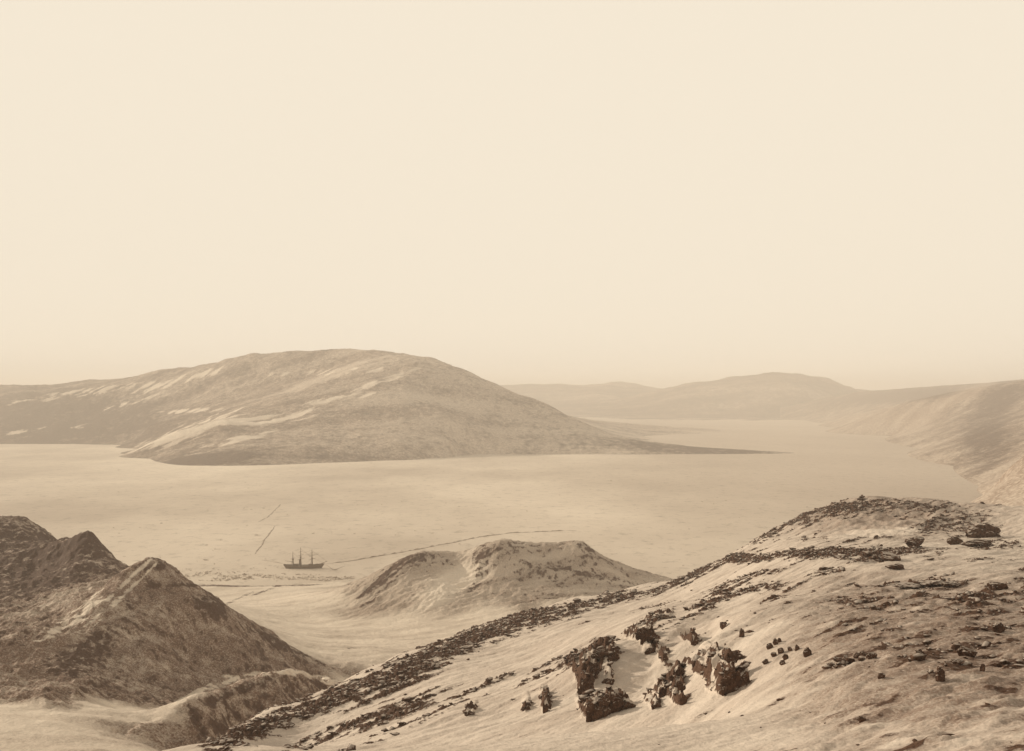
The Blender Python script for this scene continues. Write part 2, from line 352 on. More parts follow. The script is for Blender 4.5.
# small near ridge
add('r', [(150,728,292),(160,722,300),(172,712,308),(185,704,315),(198,696,322),(210,690,330),(235,681.5,345),(252,677,354),(265,675,360),(283,673,370),(300,672,380),(318,674,392),(335,680,405),(352,687,430)], 2)
add('r', [(190,742,303),(165,745,290),(230,722,330),(265,712,342),(300,708,365),(330,705,385),(250,760,300),(200,775,280),(148,742,285)])
for p, d, z in ((190,345,54),(235,375,50),(265,390,47),(300,405,44),(335,430,38),(160,330,58)): G.append(('v', ((p-512)/F*d, d, z)))
# valley floor
add('v', [(200,589,850),(250,588,860),(300,587,865),(340,586,870),(180,584,870),(260,602,800),(220,600,810),(300,620,700),(345,605,740),(260,625,640),(230,612,650),(400,622,690),(350,640,620),(300,645,560),(440,620,690),(500,613,700),(560,606,720),(620,603,730),(680,602,740),(800,600,760),(380,655,560),(350,662,540),(330,664,540),(380,690,500),(420,700,430),(350,720,420),(300,740,380),(450,720,400),(550,680,440),(700,660,450),(900,640,500),(250,780,320),(350,800,300),(600,800,300),(800,800,300)])
for p, d, z in ((150,905,-4),(200,905,-3),(250,900,-3),(300,915,-3),(340,925,-3),(360,900,0),(700,930,-4),(850,950,-4),(1000,950,-4),(1300,950,-4),(60,960,-6),(720,880,-1)): G.append(('v', ((p-512)/F*d, d, z)))
# knoll
add('k', [(348,607,738),(357,602,742),(366,594,750),(375,586,760),(388,573,770),(400,564,780),(410,557,786),(420,552.5,790),(432,551.5,797),(445,551,803),(453,553.5,806),(462,557,800),(470,554,800),(480,546,800),(490,542,800),(500,539.5,800),(510,539.5,800),(518,543,803),(526,544,806),(545,543,810),(563,544,815),(572,541.5,815),(583,541,815),(588,545,816),(596,551,820),(605,556,825),(620,563,835),(640,570,850),(655,575,862),(670,579,880),(690,584,900)])
add('k', [(480,546,800),(478,558,788),(474,570,775),(470,580,762),(465,590,745),(455,600,722)])
add('k', [(450,575,772),(440,585,750),(430,595,728),(458,568,785),(460,590,750),(420,570,772),(400,588,748),(380,600,737),(410,602,722),(440,606,712)])
add('k', [(500,565,775),(520,580,762),(500,595,735),(560,585,762),(560,565,790),(600,582,780),(600,598,745),(520,606,712),(560,601,730),(640,590,800),(540,555,800)])
for p, d in ((350,860),(380,890),(420,900),(460,905),(500,905),(550,905),(600,905),(640,910),(670,925)): G.append(('k', ((p-512)/F*d, d, -3)))
P = np.array([g[1] for g in G]); grp = np.array(['vpqrk'.index(g[0]) for g in G])
uq, ui = np.unique(np.round(P[:, :2], 1), axis=0, return_index=True); P = P[ui]; grp = grp[ui]
fm = RBF(P[:, :2]/100, P[:, 2], 'r', 0.004)
u = np.concatenate([np.linspace(-600, -60, 130, endpoint=False), np.arange(-60, 760, 0.85), np.linspace(760, 1500, 120)])
d = np.exp(np.concatenate([np.linspace(math.log(175), math.log(285), 90, endpoint=False), np.linspace(math.log(285), math.log(980), 900)]))
U, D = np.meshgrid(u, d); X = (U-512)/F*D; Y = D
Zm = fm(X/100, Y/100)
lab = np.empty(X.shape, np.int8)
xf = X.ravel(); yf = Y.ravel(); lf = lab.ravel()
wob = fbm(X/40, Y/40, 3, 5).ravel()*12
for i in range(0, len(xf), 20000):
    r2 = (xf[i:i+20000,None]+wob[i:i+20000,None]-P[None,:,0])**2+(yf[i:i+20000,None]-P[None,:,1])**2
    lf[i:i+20000] = grp[r2.argmin(1)]
lab = lf.reshape(X.shape)
pm = ((lab == 1)|(lab == 2)|(lab == 3)).astype(float)
km = (lab == 4).astype(float)
def blur(a, k):
    for ax in (0, 1):
        c = np.cumsum(np.pad(a, [(k+1, k) if i == ax else (0, 0) for i in (0, 1)], mode='edge'), axis=ax)
        a = (np.take(c, range(2*k+1, c.shape[ax]), ax)-np.take(c, range(0, c.shape[ax]-2*k-1), ax))/(2*k+1)
    return a
pm = blur(pm, 12); km = blur(km, 12)
up = sstep(0, 15, Zm)
Z = Zm+up*(pm*(fbm(X/26, Y/26, 5, 101)*2.0+(ridged(X/14+Y/30, Y/22-X/40, 5, 107)-0.55)*2.4+(ridged(X/6, Y/9, 4, 108)-0.55)*1.2)
          + km*(fbm(X/22, Y/22, 5, 111)*0.9+(ridged((X+Y)/26, (X-Y)/12, 5, 117)-0.55)*2.0+(ridged(X/7, Y/9, 3, 118)-.55)*0.6)
          + (1-pm)*(1-km)*fbm(X/60+Y/90, Y/30, 5, 121)*1.6) + fbm(X/6, Y/6, 3, 131)*0.22
px, py = proj(X, Y, Z); sl = slope_of(X, Y, Z)
cr = blobs(px, py, [(152,562,14,10,0,.30),(85,545,30,22,0,.18),(10,560,70,50,0,.30),(85,650,45,14,35,.40),(120,690,70,30,-25,.17),(215,606,14,9,-45,.4),(170,715,25,14,0,.4),(240,690,50,5,20,.3),(128,612,6,14,0,.25),(60,575,50,18,15,.2),(205,605,10,10,0,.3),(250,735,70,20,15,.12),(30,625,30,30,0,.12),(300,690,35,10,0,.08)])
PS = [(122,586,48,1.8,43,.9),(128,592,40,1.3,45,.85),(112,604,40,2.0,40,.85),(75,618,36,5,33,.75),(50,633,30,3,25,.7),(90,600,30,2.0,35,.7)]
ps = crisp(px, py, X, Y, PS, 9, 310, 0.35, 0.75, 1.3)
RS = [(190,696,40,2.6,30,.9),(225,683,25,2.2,20,.9),(262,674,40,2.0,3,.8),(320,678,35,4,-12,.8)]
rs = crisp(px, py, X, Y, RS, 8, 312, 0.35, 0.75, 1.0)
cr -= 0.5*ps+0.5*rs+blobs(px, py, [(60,600,40,10,20,.25),(100,607,40,4,30,.6),(40,650,60,8,25,.4),(60,735,130,26,0,.55),(200,630,45,35,-30,.16)])
kr = blobs(px, py, [(372,588,26,2.2,42,.42),(383,590,26,2,42,.3),(400,563,28,1.8,38,.4),(365,604,12,3,20,.35),(425,560,22,8,0,.18),(360,596,18,1.6,38,.45),(390,577,26,1.6,40,.45),(378,580,26,1.4,42,.4),(478,568,9,22,-15,.38),(465,600,16,5,10,.3),(583,545,14,5,-30,.35),(520,545,20,4,0,.25),(590,575,60,3,-12,.28),(540,572,30,4,-30,.22),(545,590,60,18,0,.03)])
kr -= blobs(px, py, [(455,580,30,9,35,.6),(440,605,90,8,0,.5),(410,580,30,8,30,.2)])
st = fbm((X+Y*0.6)/60, (Y-X*0.6)/14, 5, 141)
fn = fbm(X/4, Y/4, 5, 151)
qm = blur((lab == 2).astype(float), 12)
rock = pm*(0.27+0.16*qm+cr*0.95+fn*0.34+st*0.12+0.30*(sl-0.65)) + km*(0.22+kr*0.9+fn*0.34+st*0.22+0.25*(sl-0.4)) + (1-pm)*(1-km)*(0.05+st*0.22+fn*0.1)
# low earthy ledges on the shore behind the valley
rock += blobs(px, py, [(225,585,60,1.6,0,.5),(300,585,80,1.4,1,.4),(235,600,30,1.6,25,.45),(262,592,24,1.5,20,.45),(270,640,40,2,-30,.3),(350,648,40,2,-8,.25),(300,652,50,3,-28,.35)])
dirt_shade = pm*(0.93+st*0.28+fn*0.3+blobs(px, py, [(60,735,130,26,0,-.35),(60,600,40,10,20,-.25)])-0.75*ps-0.8*rs)+km*(0.55+st*0.25-0.75*blobs(px, py, [(450,585,40,14,35,1)]))+(1-pm)*(1-km)*(0.06+st*0.25+blobs(px, py, [(420,640,100,30,0,.12),(340,668,60,10,-10,.2),(60,735,130,30,0,.25)]))  # painted shade on peak and knoll faces over the grit, sunlit flank left pale
dirt_shade = np.clip(dirt_shade, 0, 1)
LB = {1: ('rocky_peak', 'sharp rocky peak dusted with snow at left, its summit nearest the ship'),
      2: ('rocky_hill', 'dark rounded rocky hills behind the sharp peak at the left edge'),
      3: ('ridge', 'small snow rimmed ridge at the foot of the sharp peak'),
      4: ('knoll', 'two humped rocky knoll on the shore beside the ship'),
      0: ('snow_valley', 'smooth snow filled valley running down to the frozen bay')}
cl = lab[:-1,:-1]
ok = (Z[:-1,:-1] > -2.5)|(Z[1:,1:] > -2.5)
for k, (nm, lb) in LB.items():
    tag(grid_mesh(nm, X, Y, Z, M_mid, {'rock': rock, 'dirt_shade': dirt_shade}, (cl == k) & ok), lb, kind='structure')
MID = (u, d, Z)

# ------------------------------------------------------------------ foreground slope
fg = [ # (px, py, depth)
 # skyline
 (-200,960,95),(0,860,115),(100,805,135),(150,778,148),(200,751,165),(225,735,178),(250,721,190),(290,706,208),(330,691,225),(375,670,246),(420,650,265),(460,635,279),(500,621,290),(550,607,302),(600,595,312),(640,587,318),(680,580,325),(700,570,332),(725,557,345),(750,545,358),(775,532,370),(800,520,380),(830,508,390),(860,499,398),(890,499,400),(930,500,400),(965,504,398),(1000,509,395),(1050,512,390),(1200,520,380),
 # slope body
 (250,751,165),(300,740,178),(350,740,148),(400,700,190),(400,725,155),(450,690,188),(450,715,150),(500,650,235),(500,690,175),(540,640,232),(560,670,182),(540,700,146),(600,625,232),(620,610,275),(650,610,232),(680,600,245),(700,592,262),(700,620,180),(560,650,205),
 (750,570,260),(750,590,210),(800,545,290),(800,570,215),(800,600,160),(850,545,262),(850,575,190),(900,545,255),(900,575,180),(950,547,245),(1000,550,235),(1000,575,165),(1100,560,220),(1200,570,200),
 (850,600,148),(900,610,125),(1000,610,118),(1100,620,110),(800,640,116),(900,650,92),(1000,650,85),(850,680,80),(950,690,66),(1050,700,60),(1000,720,53),(900,720,58),(1200,700,60),
 # knob front
 (760,548,330),(800,535,335),(850,522,335),(900,520,335),(950,522,330),(1000,525,320),
 # gully with the rock ribs
 (600,652,158),(585,660,160),(620,640,172),(640,625,190),(660,615,200),(610,690,136),(590,700,134),(650,660,150),(640,690,133),(665,700,122),(630,714,118),(680,650,142),(700,640,146),(735,620,150),(690,680,122),(720,660,124),(735,690,106),(690,712,106),(760,650,118),(760,680,102),(570,715,128),(545,712,138),
 # shelf in front with its lip
 (800,715,74),(700,722,78),(640,728,77),(580,733,75),(500,741,72),(420,750,69),(300,775,66),(150,830,60),(0,880,58),
 (700,770,58),(580,780,56),(450,790,54),(800,760,55),(300,820,52),
 # hidden drop just behind the lip
 (660,745,92),(600,752,92),(520,765,90),(420,780,88),(300,815,90),(150,880,90),
]
sky_ = fg[:27]
fg = fg+[(a, b+12+0.0*c, c*1.07) for a, b, c in sky_ if a >= 200]
Pf = [W(*p) for p in fg]
Pf += [((p-512)/F*dd, dd, z) for p, dd, z in ((-200,130,60),(0,150,58),(150,190,60),(200,205,60),(250,232,60),(330,268,58),(420,310,58),(500,335,56),(600,358,62),(680,372,66),(750,405,70),(800,430,78),(860,460,86),(930,465,88),(1000,465,85),(1100,460,80),(1200,450,80),(300,330,30),(500,420,28),(700,470,30),(900,560,30),(1100,560,30))]
Pf += [(0,0,157),(-25,0,150),(25,0,158),(0,20,154),(-15,25,149.5),(20,25,155),(60,0,162),(-60,0,135),(0,-30,160),(60,30,158),(-60,35,128)]
K0 = 60.0
def fco(x, y): return x/(y+K0), np.log(y+K0)*0.55
Pf = np.array(Pf); a_, b_ = fco(Pf[:,0], Pf[:,1])
ff = RBF(np.c_[a_, b_], Pf[:, 2], 'tps', 1e-5)
av = np.concatenate([np.linspace(-1.1, -0.42, 120, endpoint=False), np.arange(-0.42, 0.5, 0.00068), np.linspace(0.5, 1.1, 100)])
dv = np.exp(np.concatenate([np.linspace(math.log(30), math.log(95), 50, endpoint=False), np.linspace(math.log(95), math.log(540), 1050)]))-K0
A, Y = np.meshgrid(av, dv); X = A*(Y+K0)
Z0 = ff(A, np.log(Y+K0)*0.55)
# snow relief: broad drifts, wind-cut sastrugi, small lumps
t45 = (X+Y)*0.7071; q45 = (Y-X)*0.7071
sm = 1-0.85*sstep(95, 82, Y)*sstep(860, 760, proj(X, Y, Z0)[0])
Z = Z0+sm*(fbm(X/26, Y/26, 4, 201)*0.65+fbm(t45/16, q45/3.2, 4, 211)*0.25)+fbm(X/4.0, Y/2.2, 4, 221)*0.10*sm+fbm(t45/3.5, q45/0.9, 4, 223)*0.07+np.abs(fbm(X/1.6, Y/0.8, 3, 227))*0.06
px, py = proj(X, Y, Z)
right = sstep(720, 860, px)*sstep(560, 600, py)
Z += right*(np.maximum(fbm(X/4.5, Y/2.6, 5, 231), -0.1)*0.38)
gz = np.exp(-(((X-19)*0.8+(Y-140)*0.6)/11)**2-((-(X-19)*0.6+(Y-140)*0.8)/7)**2)
Z -= 2.4*gz
Z += 1.3*np.exp(-(((X-29)*0.55+(Y-138)*0.83)/17)**2-(((X-29)*0.83-(Y-138)*0.55)/3.2)**2)
# flowing drift flutes on the flank of the gully
fl_ = blobs(px, py, [(690,640,50,28,40,1)])
Z += fl_*np.sin((X*0.9-Y*0.35)/2.0+fbm(X/12, Y/12, 3, 241)*3)*0.5
# rock ribs showing through the snow in the gully: each lifts the snow behind it into a step
ribs = [
 (646,632,19,18,0,'blocky dark outcrop at the head of the gully'),
 (663,616,20,6,0,'thin flat ledge at the top of the gully head'),
 (650,650,10,8,0,'small dark outcrop below the blocky one at the gully head'),
 (666,656,6,7,0,'tiny rock in the middle of the gully snow'),
 (695,641,6,8,0,'lone small rock among the snow flutes'),
 (601,651,18,11,10,'topmost outcrop of the left rock rib'),
 (611,655,11,12,0,'outcrop stepped right of the rib top'),
 (594,666,12,14,10,'second outcrop down the left rock rib'),
 (587,683,13,20,12,'third and narrow outcrop down the left rock rib'),
 (609,680,10,9,0,'small outcrop standing in snow inside the left rib'),
 (617,699,29,24,-8,'largest rock face at the foot of the gully'),
 (598,708,20,22,10,'dark rock face left of the largest at the gully foot'),
 (547,705,7,13,0,'isolated dark crag left of the gully foot'),
 (679,669,9,12,0,'top of the slim rock rib right of the gully'),
 (680,684,9,14,0,'middle of the slim rock rib right of the gully'),
 (683,698,7,13,-10,'lowest and thinnest piece of the slim right rib'),
 (664,690,7,12,15,'short rock beside the slim right rib'),
 (658,704,10,9,25,'low slanting rock at the foot of the slim right rib'),
 (672,677,6,6,0,'small knob left of the slim rock rib'),
 (734,676,22,30,-8,'tall dark outcrop standing alone right of the gully'),
 (733,657,9,14,0,'pinnacle on top of the tall lone outcrop'),
 (575,659,12,4,25,'thin dark ledge leading to the rib top from the left'),
 (470,712,9,6,0,'small dark rock low on the scree slope'),
 (527,708,7,5,0,'small rock just left of the isolated crag'),
]
def first_depth(px_, py_, ZZ):
    a0 = (px_-512)/F
    for i in range(len(dv)):
        y = dv[i]
        if y < 35: continue
        k = min(max(int(np.searchsorted(av, a0*y/(y+K0))), 1), len(av)-1)
        if HY-F*(ZZ[i, k]-H)/y <= py_: return y
    return None
ribrock = np.zeros_like(Z); lift = np.zeros_like(Z)
for x_, y_, w_, h_, tl, lb in ribs:
    y0 = first_depth(x_, y_+h_*0.5, Z)
    if y0 is None: continue
    s_ = y0/F; xc = (x_-512)*s_; hw = w_*s_/2; hh = h_*s_
    dx = (X-xc)/hw; lat = sstep(1.35, 0.5, np.abs(dx+0.6*pnoise(Y/1.8+x_, X/1.8, 5)+0.3*pnoise(Y/.6, X/.6, 6)))
    dy = Y-y0-hw*0.5-0.5*pnoise(X/1.2, Y*0+x_, 9)
    top_n = np.clip(0.85+pnoise(X/(hw*0.5+.3)+x_, Y/2.0, 31)*0.9, 0.35, 1.1)
    lift = np.maximum(lift, hh*0.72*top_n*lat*sstep(0, max(1.0, hh*0.75), dy)*sstep(13+hh*6, 1.0, dy))
Z += lift
knob = blobs(px, py, [(880,515,120,24,0,1)])
Z += knob*((ridged(X/16, Y/20, 4, 251)-0.55)*2.6)
fo_rock = blobs(px, py, [
 (230,742,50,12,31,.75),(290,716,60,14,27,.75),(360,694,60,17,27,.75),(430,660,55,17,25,.75),(500,630,50,14,20,.7),(570,610,50,10,16,.62),(640,594,50,7,12,.6),(690,576,25,5,20,.6),
 (300,745,60,5,24,.6),(360,726,60,6,24,.62),(410,705,55,10,24,.62),(375,740,60,5,20,.5),(440,712,40,5,22,.4),(470,690,30,5,25,.45),
 (545,672,38,8,24,.62),(585,655,30,7,27,.5),(500,678,22,4,25,.45),(500,625,50,10,20,.2),(330,665,30,8,25,.2),
 (600,645,26,5,24,.4),
 (745,560,20,6,0,.6),(790,556,60,5,3,.6),(850,555,60,6,-2,.62),(900,550,60,6,-2,.5),(710,568,35,4,20,.5),(760,575,45,4,15,.55),(735,588,35,4,12,.5),(712,602,28,6,20,.7),(760,590,40,5,12,.62),(690,618,30,3,25,.5),(830,570,25,7,15,.65),(870,560,14,8,20,.4),(780,598,30,3,12,.35),(650,607,30,2,10,.4),
 (770,532,40,10,28,.55),(820,515,40,10,10,.6),(880,505,70,6,0,.6),(850,512,30,8,0,.4),(950,515,60,12,0,.5),(960,530,60,10,0,.45),(880,535,60,6,8,.45),(800,540,40,6,10,.4),(990,545,50,6,0,.5),
 (925,585,38,3,2,.6),(1000,560,60,3,0,.3)])
fo_rock -= blobs(px, py, [(880,533,36,3.2,5,1.0),(975,535,12,4,20,.9),(905,523,25,3,10,.6),(790,545,40,3,2,.5),(930,545,20,1.6,0,.7),(860,566,60,2,0,.6)])
fo_rock *= sstep(95, 130, Y)
st = fbm(t45/20, q45/2.6, 5, 261); fn = fbm(X/2.6, Y/2.6, 5, 271); bt = fbm(X/14, Y/9, 4, 281)
rock = 0.0+fo_rock*0.74+st*0.44+fn*0.42*np.clip(0.35+fo_rock, 0, 1)
hs = fbm(X/9, Y/2.4, 5, 295)
rock += 0.62*blobs(px, py, [(x_, y_-h_*.2, w_*.75+2, h_*.45+1.5, 25, 1) for x_, y_, w_, h_, _t, _l in ribs])*(0.6+fn*1.6)
rock += right*(0.17+bt*0.25+hs*0.28+fn*0.16)+blobs(px, py, [(960,640,90,50,0,.10),(1000,600,60,30,0,.12),(900,600,90,15,0,.06)])
sl = slope_of(X, Y, Z)
rock += 0.25*np.clip(sl-0.9, 0, 1)*sstep(90, 120, Y)+0.6*np.clip(sl-1.0, 0, 1)*(lift > 0.1)
dirt_shade = np.clip(0.15+st*0.25+bt*0.18+right*(0.55+fn*0.3+hs*0.35)+knob*0.6+blobs(px, py, [(960,640,150,70,0,.28),(620,640,90,30,20,.08),(900,740,400,16,0,-.2),(880,533,40,4,4,-1),(975,535,14,4,20,-1),(925,545,20,2,0,-.7)]), 0, 1)
Z += np.clip(rock-0.42, 0, 0.5)*np.clip(np.abs(fbm(X/1.3, Y/1.3, 3, 291))*2, 0, 1)*1.6*sstep(80, 150, Y)
fore = grid_mesh('snow_slope', X, Y, Z, M_fore, {'rock': rock, 'dirt_shade': dirt_shade})
tag(fore, 'wind scoured foreground snow slope with streaks of bare rock', kind='structure')
FX, FY, FZ, FR = X, Y, Z, rock

# ---- where a picture ray meets the foreground
def hit(px_, py_):
    a0 = (px_-512)/F
    j = None
    for i in range(len(dv)):
        y = dv[i]
        if y < 35: continue
        a = a0*y/(y+K0); k = int(np.searchsorted(av, a))
        k = min(max(k, 1), len(av)-1)
        if HY-F*(FZ[i, k]-H)/y <= py_: return Vector((a0*y, y, FZ[i, k]))
    return None

# ------------------------------------------------------------------ scree: uncountable broken rock in the bands
def rock_cloud(name, pts, sizes, mat, flat=0.6, ang=None):
    base = np.array([(1,0,0),(-1,0,0),(0,1,0),(0,-1,0),(0,0,1),(0,0,-.6),(.7,.7,.5),(-.7,.6,.5),(.6,-.7,.5),(-.7,-.7,.4)], float)
    bm = bmesh.new()
    for v in base: bm.verts.new(v)
    r_ = bmesh.ops.convex_hull(bm, input=bm.verts); bm.verts.index_update(); bm.faces.ensure_lookup_table()
    tri = np.array([[v.index for v in f.verts] for f in bm.faces]); bv = np.array([v.co[:] for v in bm.verts]); bm.free()
    n_ = len(pts); V = bv[None]*rng.uniform(0.65, 1.25, (n_, len(bv), 1))
    sx = rng.uniform(.8, 1.7, n_); sy = rng.uniform(.6, 1.0, n_); sz = rng.uniform(.6, 1.3, n_)*flat
    V = V*np.stack([sx, sy, sz], -1)[:, None]
    an = (rng.normal(0.78, 0.35, n_) if ang is None else rng.uniform(0, 6.3, n_))
    tl = rng.normal(0, .3, n_)
    x = V[...,0]*np.cos(tl)[:,None]-V[...,2]*np.sin(tl)[:,None]; z = V[...,0]*np.sin(tl)[:,None]+V[...,2]*np.cos(tl)[:,None]
    c, s = np.cos(an)[:,None], np.sin(an)[:,None]
    V = np.stack([x*c-V[...,1]*s, x*s+V[...,1]*c, z], -1)*sizes[:,None,None]+pts[:,None]
    Fc = (tri[None]+np.arange(n_)[:,None,None]*len(bv)).reshape(-1, 3)
    me = bpy.data.meshes.new(name); Vf = V.reshape(-1, 3).astype(np.float32)
    me.vertices.add(len(Vf)); me.vertices.foreach_set('co', Vf.ravel())
    me.loops.add(Fc.size); me.loops.foreach_set('vertex_index', Fc.ravel().astype(np.int32))
    me.polygons.add(len(Fc)); me.polygons.foreach_set('loop_start', np.arange(0, Fc.size, 3, dtype=np.int32))
    me.update(calc_edges=True); me.materials.append(mat)
    o = bpy.data.objects.new(name, me); COL.objects.link(o); return o

def scatter(mask, n_):
    f = mask.ravel(); i = rng.choice(len(f), n_, p=f/f.sum())
    return np.stack([FX.ravel()[i], FY.ravel()[i], FZ.ravel()[i]], -1)
ppx, ppy = proj(FX, FY, FZ)
vis = ((ppx > -40)&(ppx < 1070)&(FY > 70)).astype(float)
area = np.gradient(FX, axis=1)*np.gradient(FY, axis=0)
band = sstep(0.40, 0.62, FR+fbm(FX/1.5, FY/1.5, 2, 7)*0.2)*vis*area
pts = scatter(band, 15000); sz = rng.gamma(1.5, 0.15, 15000)+0.08
tag(rock_cloud('scree', pts, sz, M_rock, 0.6), 'broken dark scree lying in bands along the slope', 'scree', kind='stuff')
few = ((ppx > 640)&(ppy > 585)&(FY > 45)&(ppx < 1070)).astype(float)*area*sstep(0.05, 0.5, FR)
pts = scatter(few, 1300); sz = (rng.gamma(1.6, 0.07, 1300)+0.05)*np.clip(pts[:,1]/90, 0.35, 1)
tag(rock_cloud('loose_stones', pts, sz, M_stone, 0.55, 1), 'small loose stones sprinkled over the wind scoured snow', 'stones', kind='stuff')

# ------------------------------------------------------------------ boulders and outcrops
def rock_mesh(name, seed, sx, sy, sz, rough=0.18, cuts=9, sub=4):
    r = random.Random(seed)
    bm = bmesh.new(); bmesh.ops.create_icosphere(bm, subdivisions=sub, radius=1)
    planes = []
    for i in range(cuts):
        v = Vector((r.gauss(0,1), r.gauss(0,1), r.gauss(0,1)*0.8)).normalized(); planes.append((v, r.uniform(0.55, 0.85)))
    co = np.array([v.co[:] for v in bm.verts])
    for v, d_ in planes:
        dd = co@np.array(v[:]); k = dd > d_
        co[k] -= np.outer((dd[k]-d_)*0.92, np.array(v[:]))
    nn = fbm(co[:,0]*2.2+seed*3.7+co[:,2]*1.3, co[:,1]*2.2+co[:,2]*1.9, 4, seed)
    n2_ = ridged(co[:,0]*3+co[:,2]*2, co[:,1]*3+seed, 3, seed+5)-0.5
    co *= (1+rough*nn+rough*0.6*n2_)[:,None]
    co *= np.array([sx, sy, sz])
    for v, c in zip(bm.verts, co): v.co = c
    me = bpy.data.meshes.new(name); bm.to_mesh(me); bm.free(); me.materials.append(M_rock)
    return me
def crag_mesh(name, seed, sx, sy, sz):
    r = random.Random(seed); bm = bmesh.new()
    parts = [(0, 0, 0, .50, .72)]+[(r.uniform(-.8, .8), r.uniform(-.3, .3), r.uniform(-.6, .55), r.uniform(.18, .42), r.uniform(.2, .5)) for _ in range(11)]
    for i, (x, y, z, a, c) in enumerate(parts):
        me = rock_mesh('lump', seed*7+i, sx*a, sy*a*1.1, sz*c, 0.30, 10, 4 if sx > 1 else 3)
        n0 = len(bm.verts); bm.from_mesh(me); bm.verts.ensure_lookup_table()
        for v in bm.verts[n0:]: v.co += Vector((x*sx, y*sy, z*sz*(1-abs(x)*.5)))
        bpy.data.meshes.remove(me)
    me = bpy.data.meshes.new(name); bm.to_mesh(me); bm.free(); me.materials.append(M_rock); return me
def rock_at(name, px_, py_, wpx, hpx, seed, label, cat, tilt=0.0, rough=0.18, depth=0.8, sink=0.25, group=None, rotz=None):
    """a rock whose foot stands at the picture point, sized in pixels at that distance"""
    p = hit(px_, py_+hpx*0.5)
    if p is None: return None
    s = p.y/F; wx = wpx*s/2; hz = hpx*s/2*(1+sink)
    me = crag_mesh(name, seed, wx*1.15, wx*depth, hz*0.9) if name == 'rock_outcrop' else rock_mesh(name, seed, wx*1.12, wx*depth, hz*1.15, rough)
    o = bpy.data.objects.new(name, me); COL.objects.link(o)
    o.location = (p.x, p.y+wx*depth*0.5, p.z+hz*(1-2*sink)); o.rotation_euler = (0, -math.radians(tilt), rotz if rotz is not None else random.uniform(-.3, .3))
    tag(o, label, cat, group); return o
R = rock_at
R('boulder', 986, 531, 28, 13, 1, 'largest dark boulder on the far shoulder of the slope, against the bare knob', 'boulder')
R('boulder', 917, 542, 19, 8, 2, 'low dark boulder on the terrace just below the bright snow patch', 'boulder', 8)
R('boulder', 956, 541, 14, 7, 3, 'small pointed boulder between the low boulder and the largest one', 'boulder', -10)
R('boulder', 978, 543, 26, 6, 4, 'flat dark rock at the foot of the largest boulder', 'boulder')
R('rock_slab', 893, 557, 24, 8, 5, 'tilted dark slab rising to the left on the terrace', 'rock', -14, 0.12)
R('rock_slab', 898, 567, 20, 6, 6, 'paler slab lying just in front of the tilted slab', 'rock', -6, 0.12)
R('boulder', 969, 652, 17, 9, 8, 'rounded dark boulder in the snow at lower right', 'boulder', -5)
R('boulder', 941, 675, 10, 14, 9, 'upright wedge of rock with a long snow drift trailing to its right', 'boulder', 12, 0.2, 1.3)
R('boulder', 958, 662, 11, 5, 10, 'small flat rock between the rounded boulder and the upright wedge', 'boulder')
R('boulder', 983, 669, 6, 7, 11, 'small knob of rock right of the upright wedge', 'boulder')
R('boulder', 921, 654, 10, 7, 12, 'small peaked rock left of the rounded boulder', 'boulder')
R('boulder', 882, 676, 8, 5, 13, 'lone small rock in open snow below the row of stones', 'boulder')
R('boulder', 862, 719, 8, 5, 14, 'nearest small rock, close to the bottom edge', 'boulder')
R('boulder', 1001, 628, 14, 9, 15, 'dark rock near the right edge above the rounded boulder', 'boulder')
R('boulder', 998, 586, 18, 8, 18, 'broad dark rock near the right edge, halfway up the slope', 'boulder')
R('boulder', 724, 625, 7, 6, 16, 'small round boulder above the snow flutes', 'boulder')
R('boulder', 742, 634, 5, 8, 17, 'small upright rock right of the snow flutes', 'boulder')
R('boulder', 808, 652, 8, 8, 19, 'small rock left of the row of stones', 'boulder')
for i, (x_, y_, w_, h_) in enumerate([(912,586,30,4),(934,584,26,5),(952,585,18,5)]):
    R('rock_ledge', x_, y_, w_, h_, 20+i, ['leftmost and lowest piece of the broken rock ledge on the upper slope', 'middle piece of the broken rock ledge on the upper slope', 'right end piece of the broken rock ledge on the upper slope'][i], 'ledge', 0, 0.25)
ROWL = ['leftmost larger stone of the row on the open snow', 'second stone from the left in the row on the open snow', 'flat stone left of the middle of the row on the open snow', 'middle stone at the lower edge of the row on the open snow',
        'rounder stone at the middle of the row on the open snow', 'topmost stone of the row on the open snow', 'widest stone, at the right end of the row on the open snow', 'lowest small stone at the left foot of the row on the open snow', 'small stone low in the middle of the row on the open snow']
row = [(831,664,7,4),(838,659,8,4),(846,657,6,3),(851,661,7,3),(857,656,6,5),(863,654,6,4),(872,656,11,5),(836,667,5,3),(844,664,6,3)]
for i, (x_, y_, w_, h_) in enumerate(row):
    R('stone', x_, y_, w_, h_, 30+i, ROWL[i], 'stone', group='row of stones on the open snow')
CLL = ['upper left stone of the loose cluster beside the tall outcrop', 'tall narrow stone at the top left of the loose cluster', 'centre stone of the loose cluster beside the tall outcrop', 'lower right stone of the loose cluster beside the tall outcrop',
       'upper right stone of the loose cluster, just right of its centre', 'left stone of the loose cluster, low down', 'lowest and leftmost stone of the loose cluster', 'lowest stone under the centre of the loose cluster', 'tiny topmost stone of the loose cluster', 'rightmost stone of the loose cluster, set apart']
cl_ = [(770,646,6,5),(776,642,5,6),(781,651,7,5),(786,657,6,6),(790,650,5,4),(774,655,6,4),(766,662,7,4),(783,663,6,4),(780,640,4,4),(797,648,5,5)]
for i, (x_, y_, w_, h_) in enumerate(cl_):
    R('stone', x_, y_, w_, h_, 45+i, CLL[i], 'stone', group='cluster of stones beside the tall outcrop')
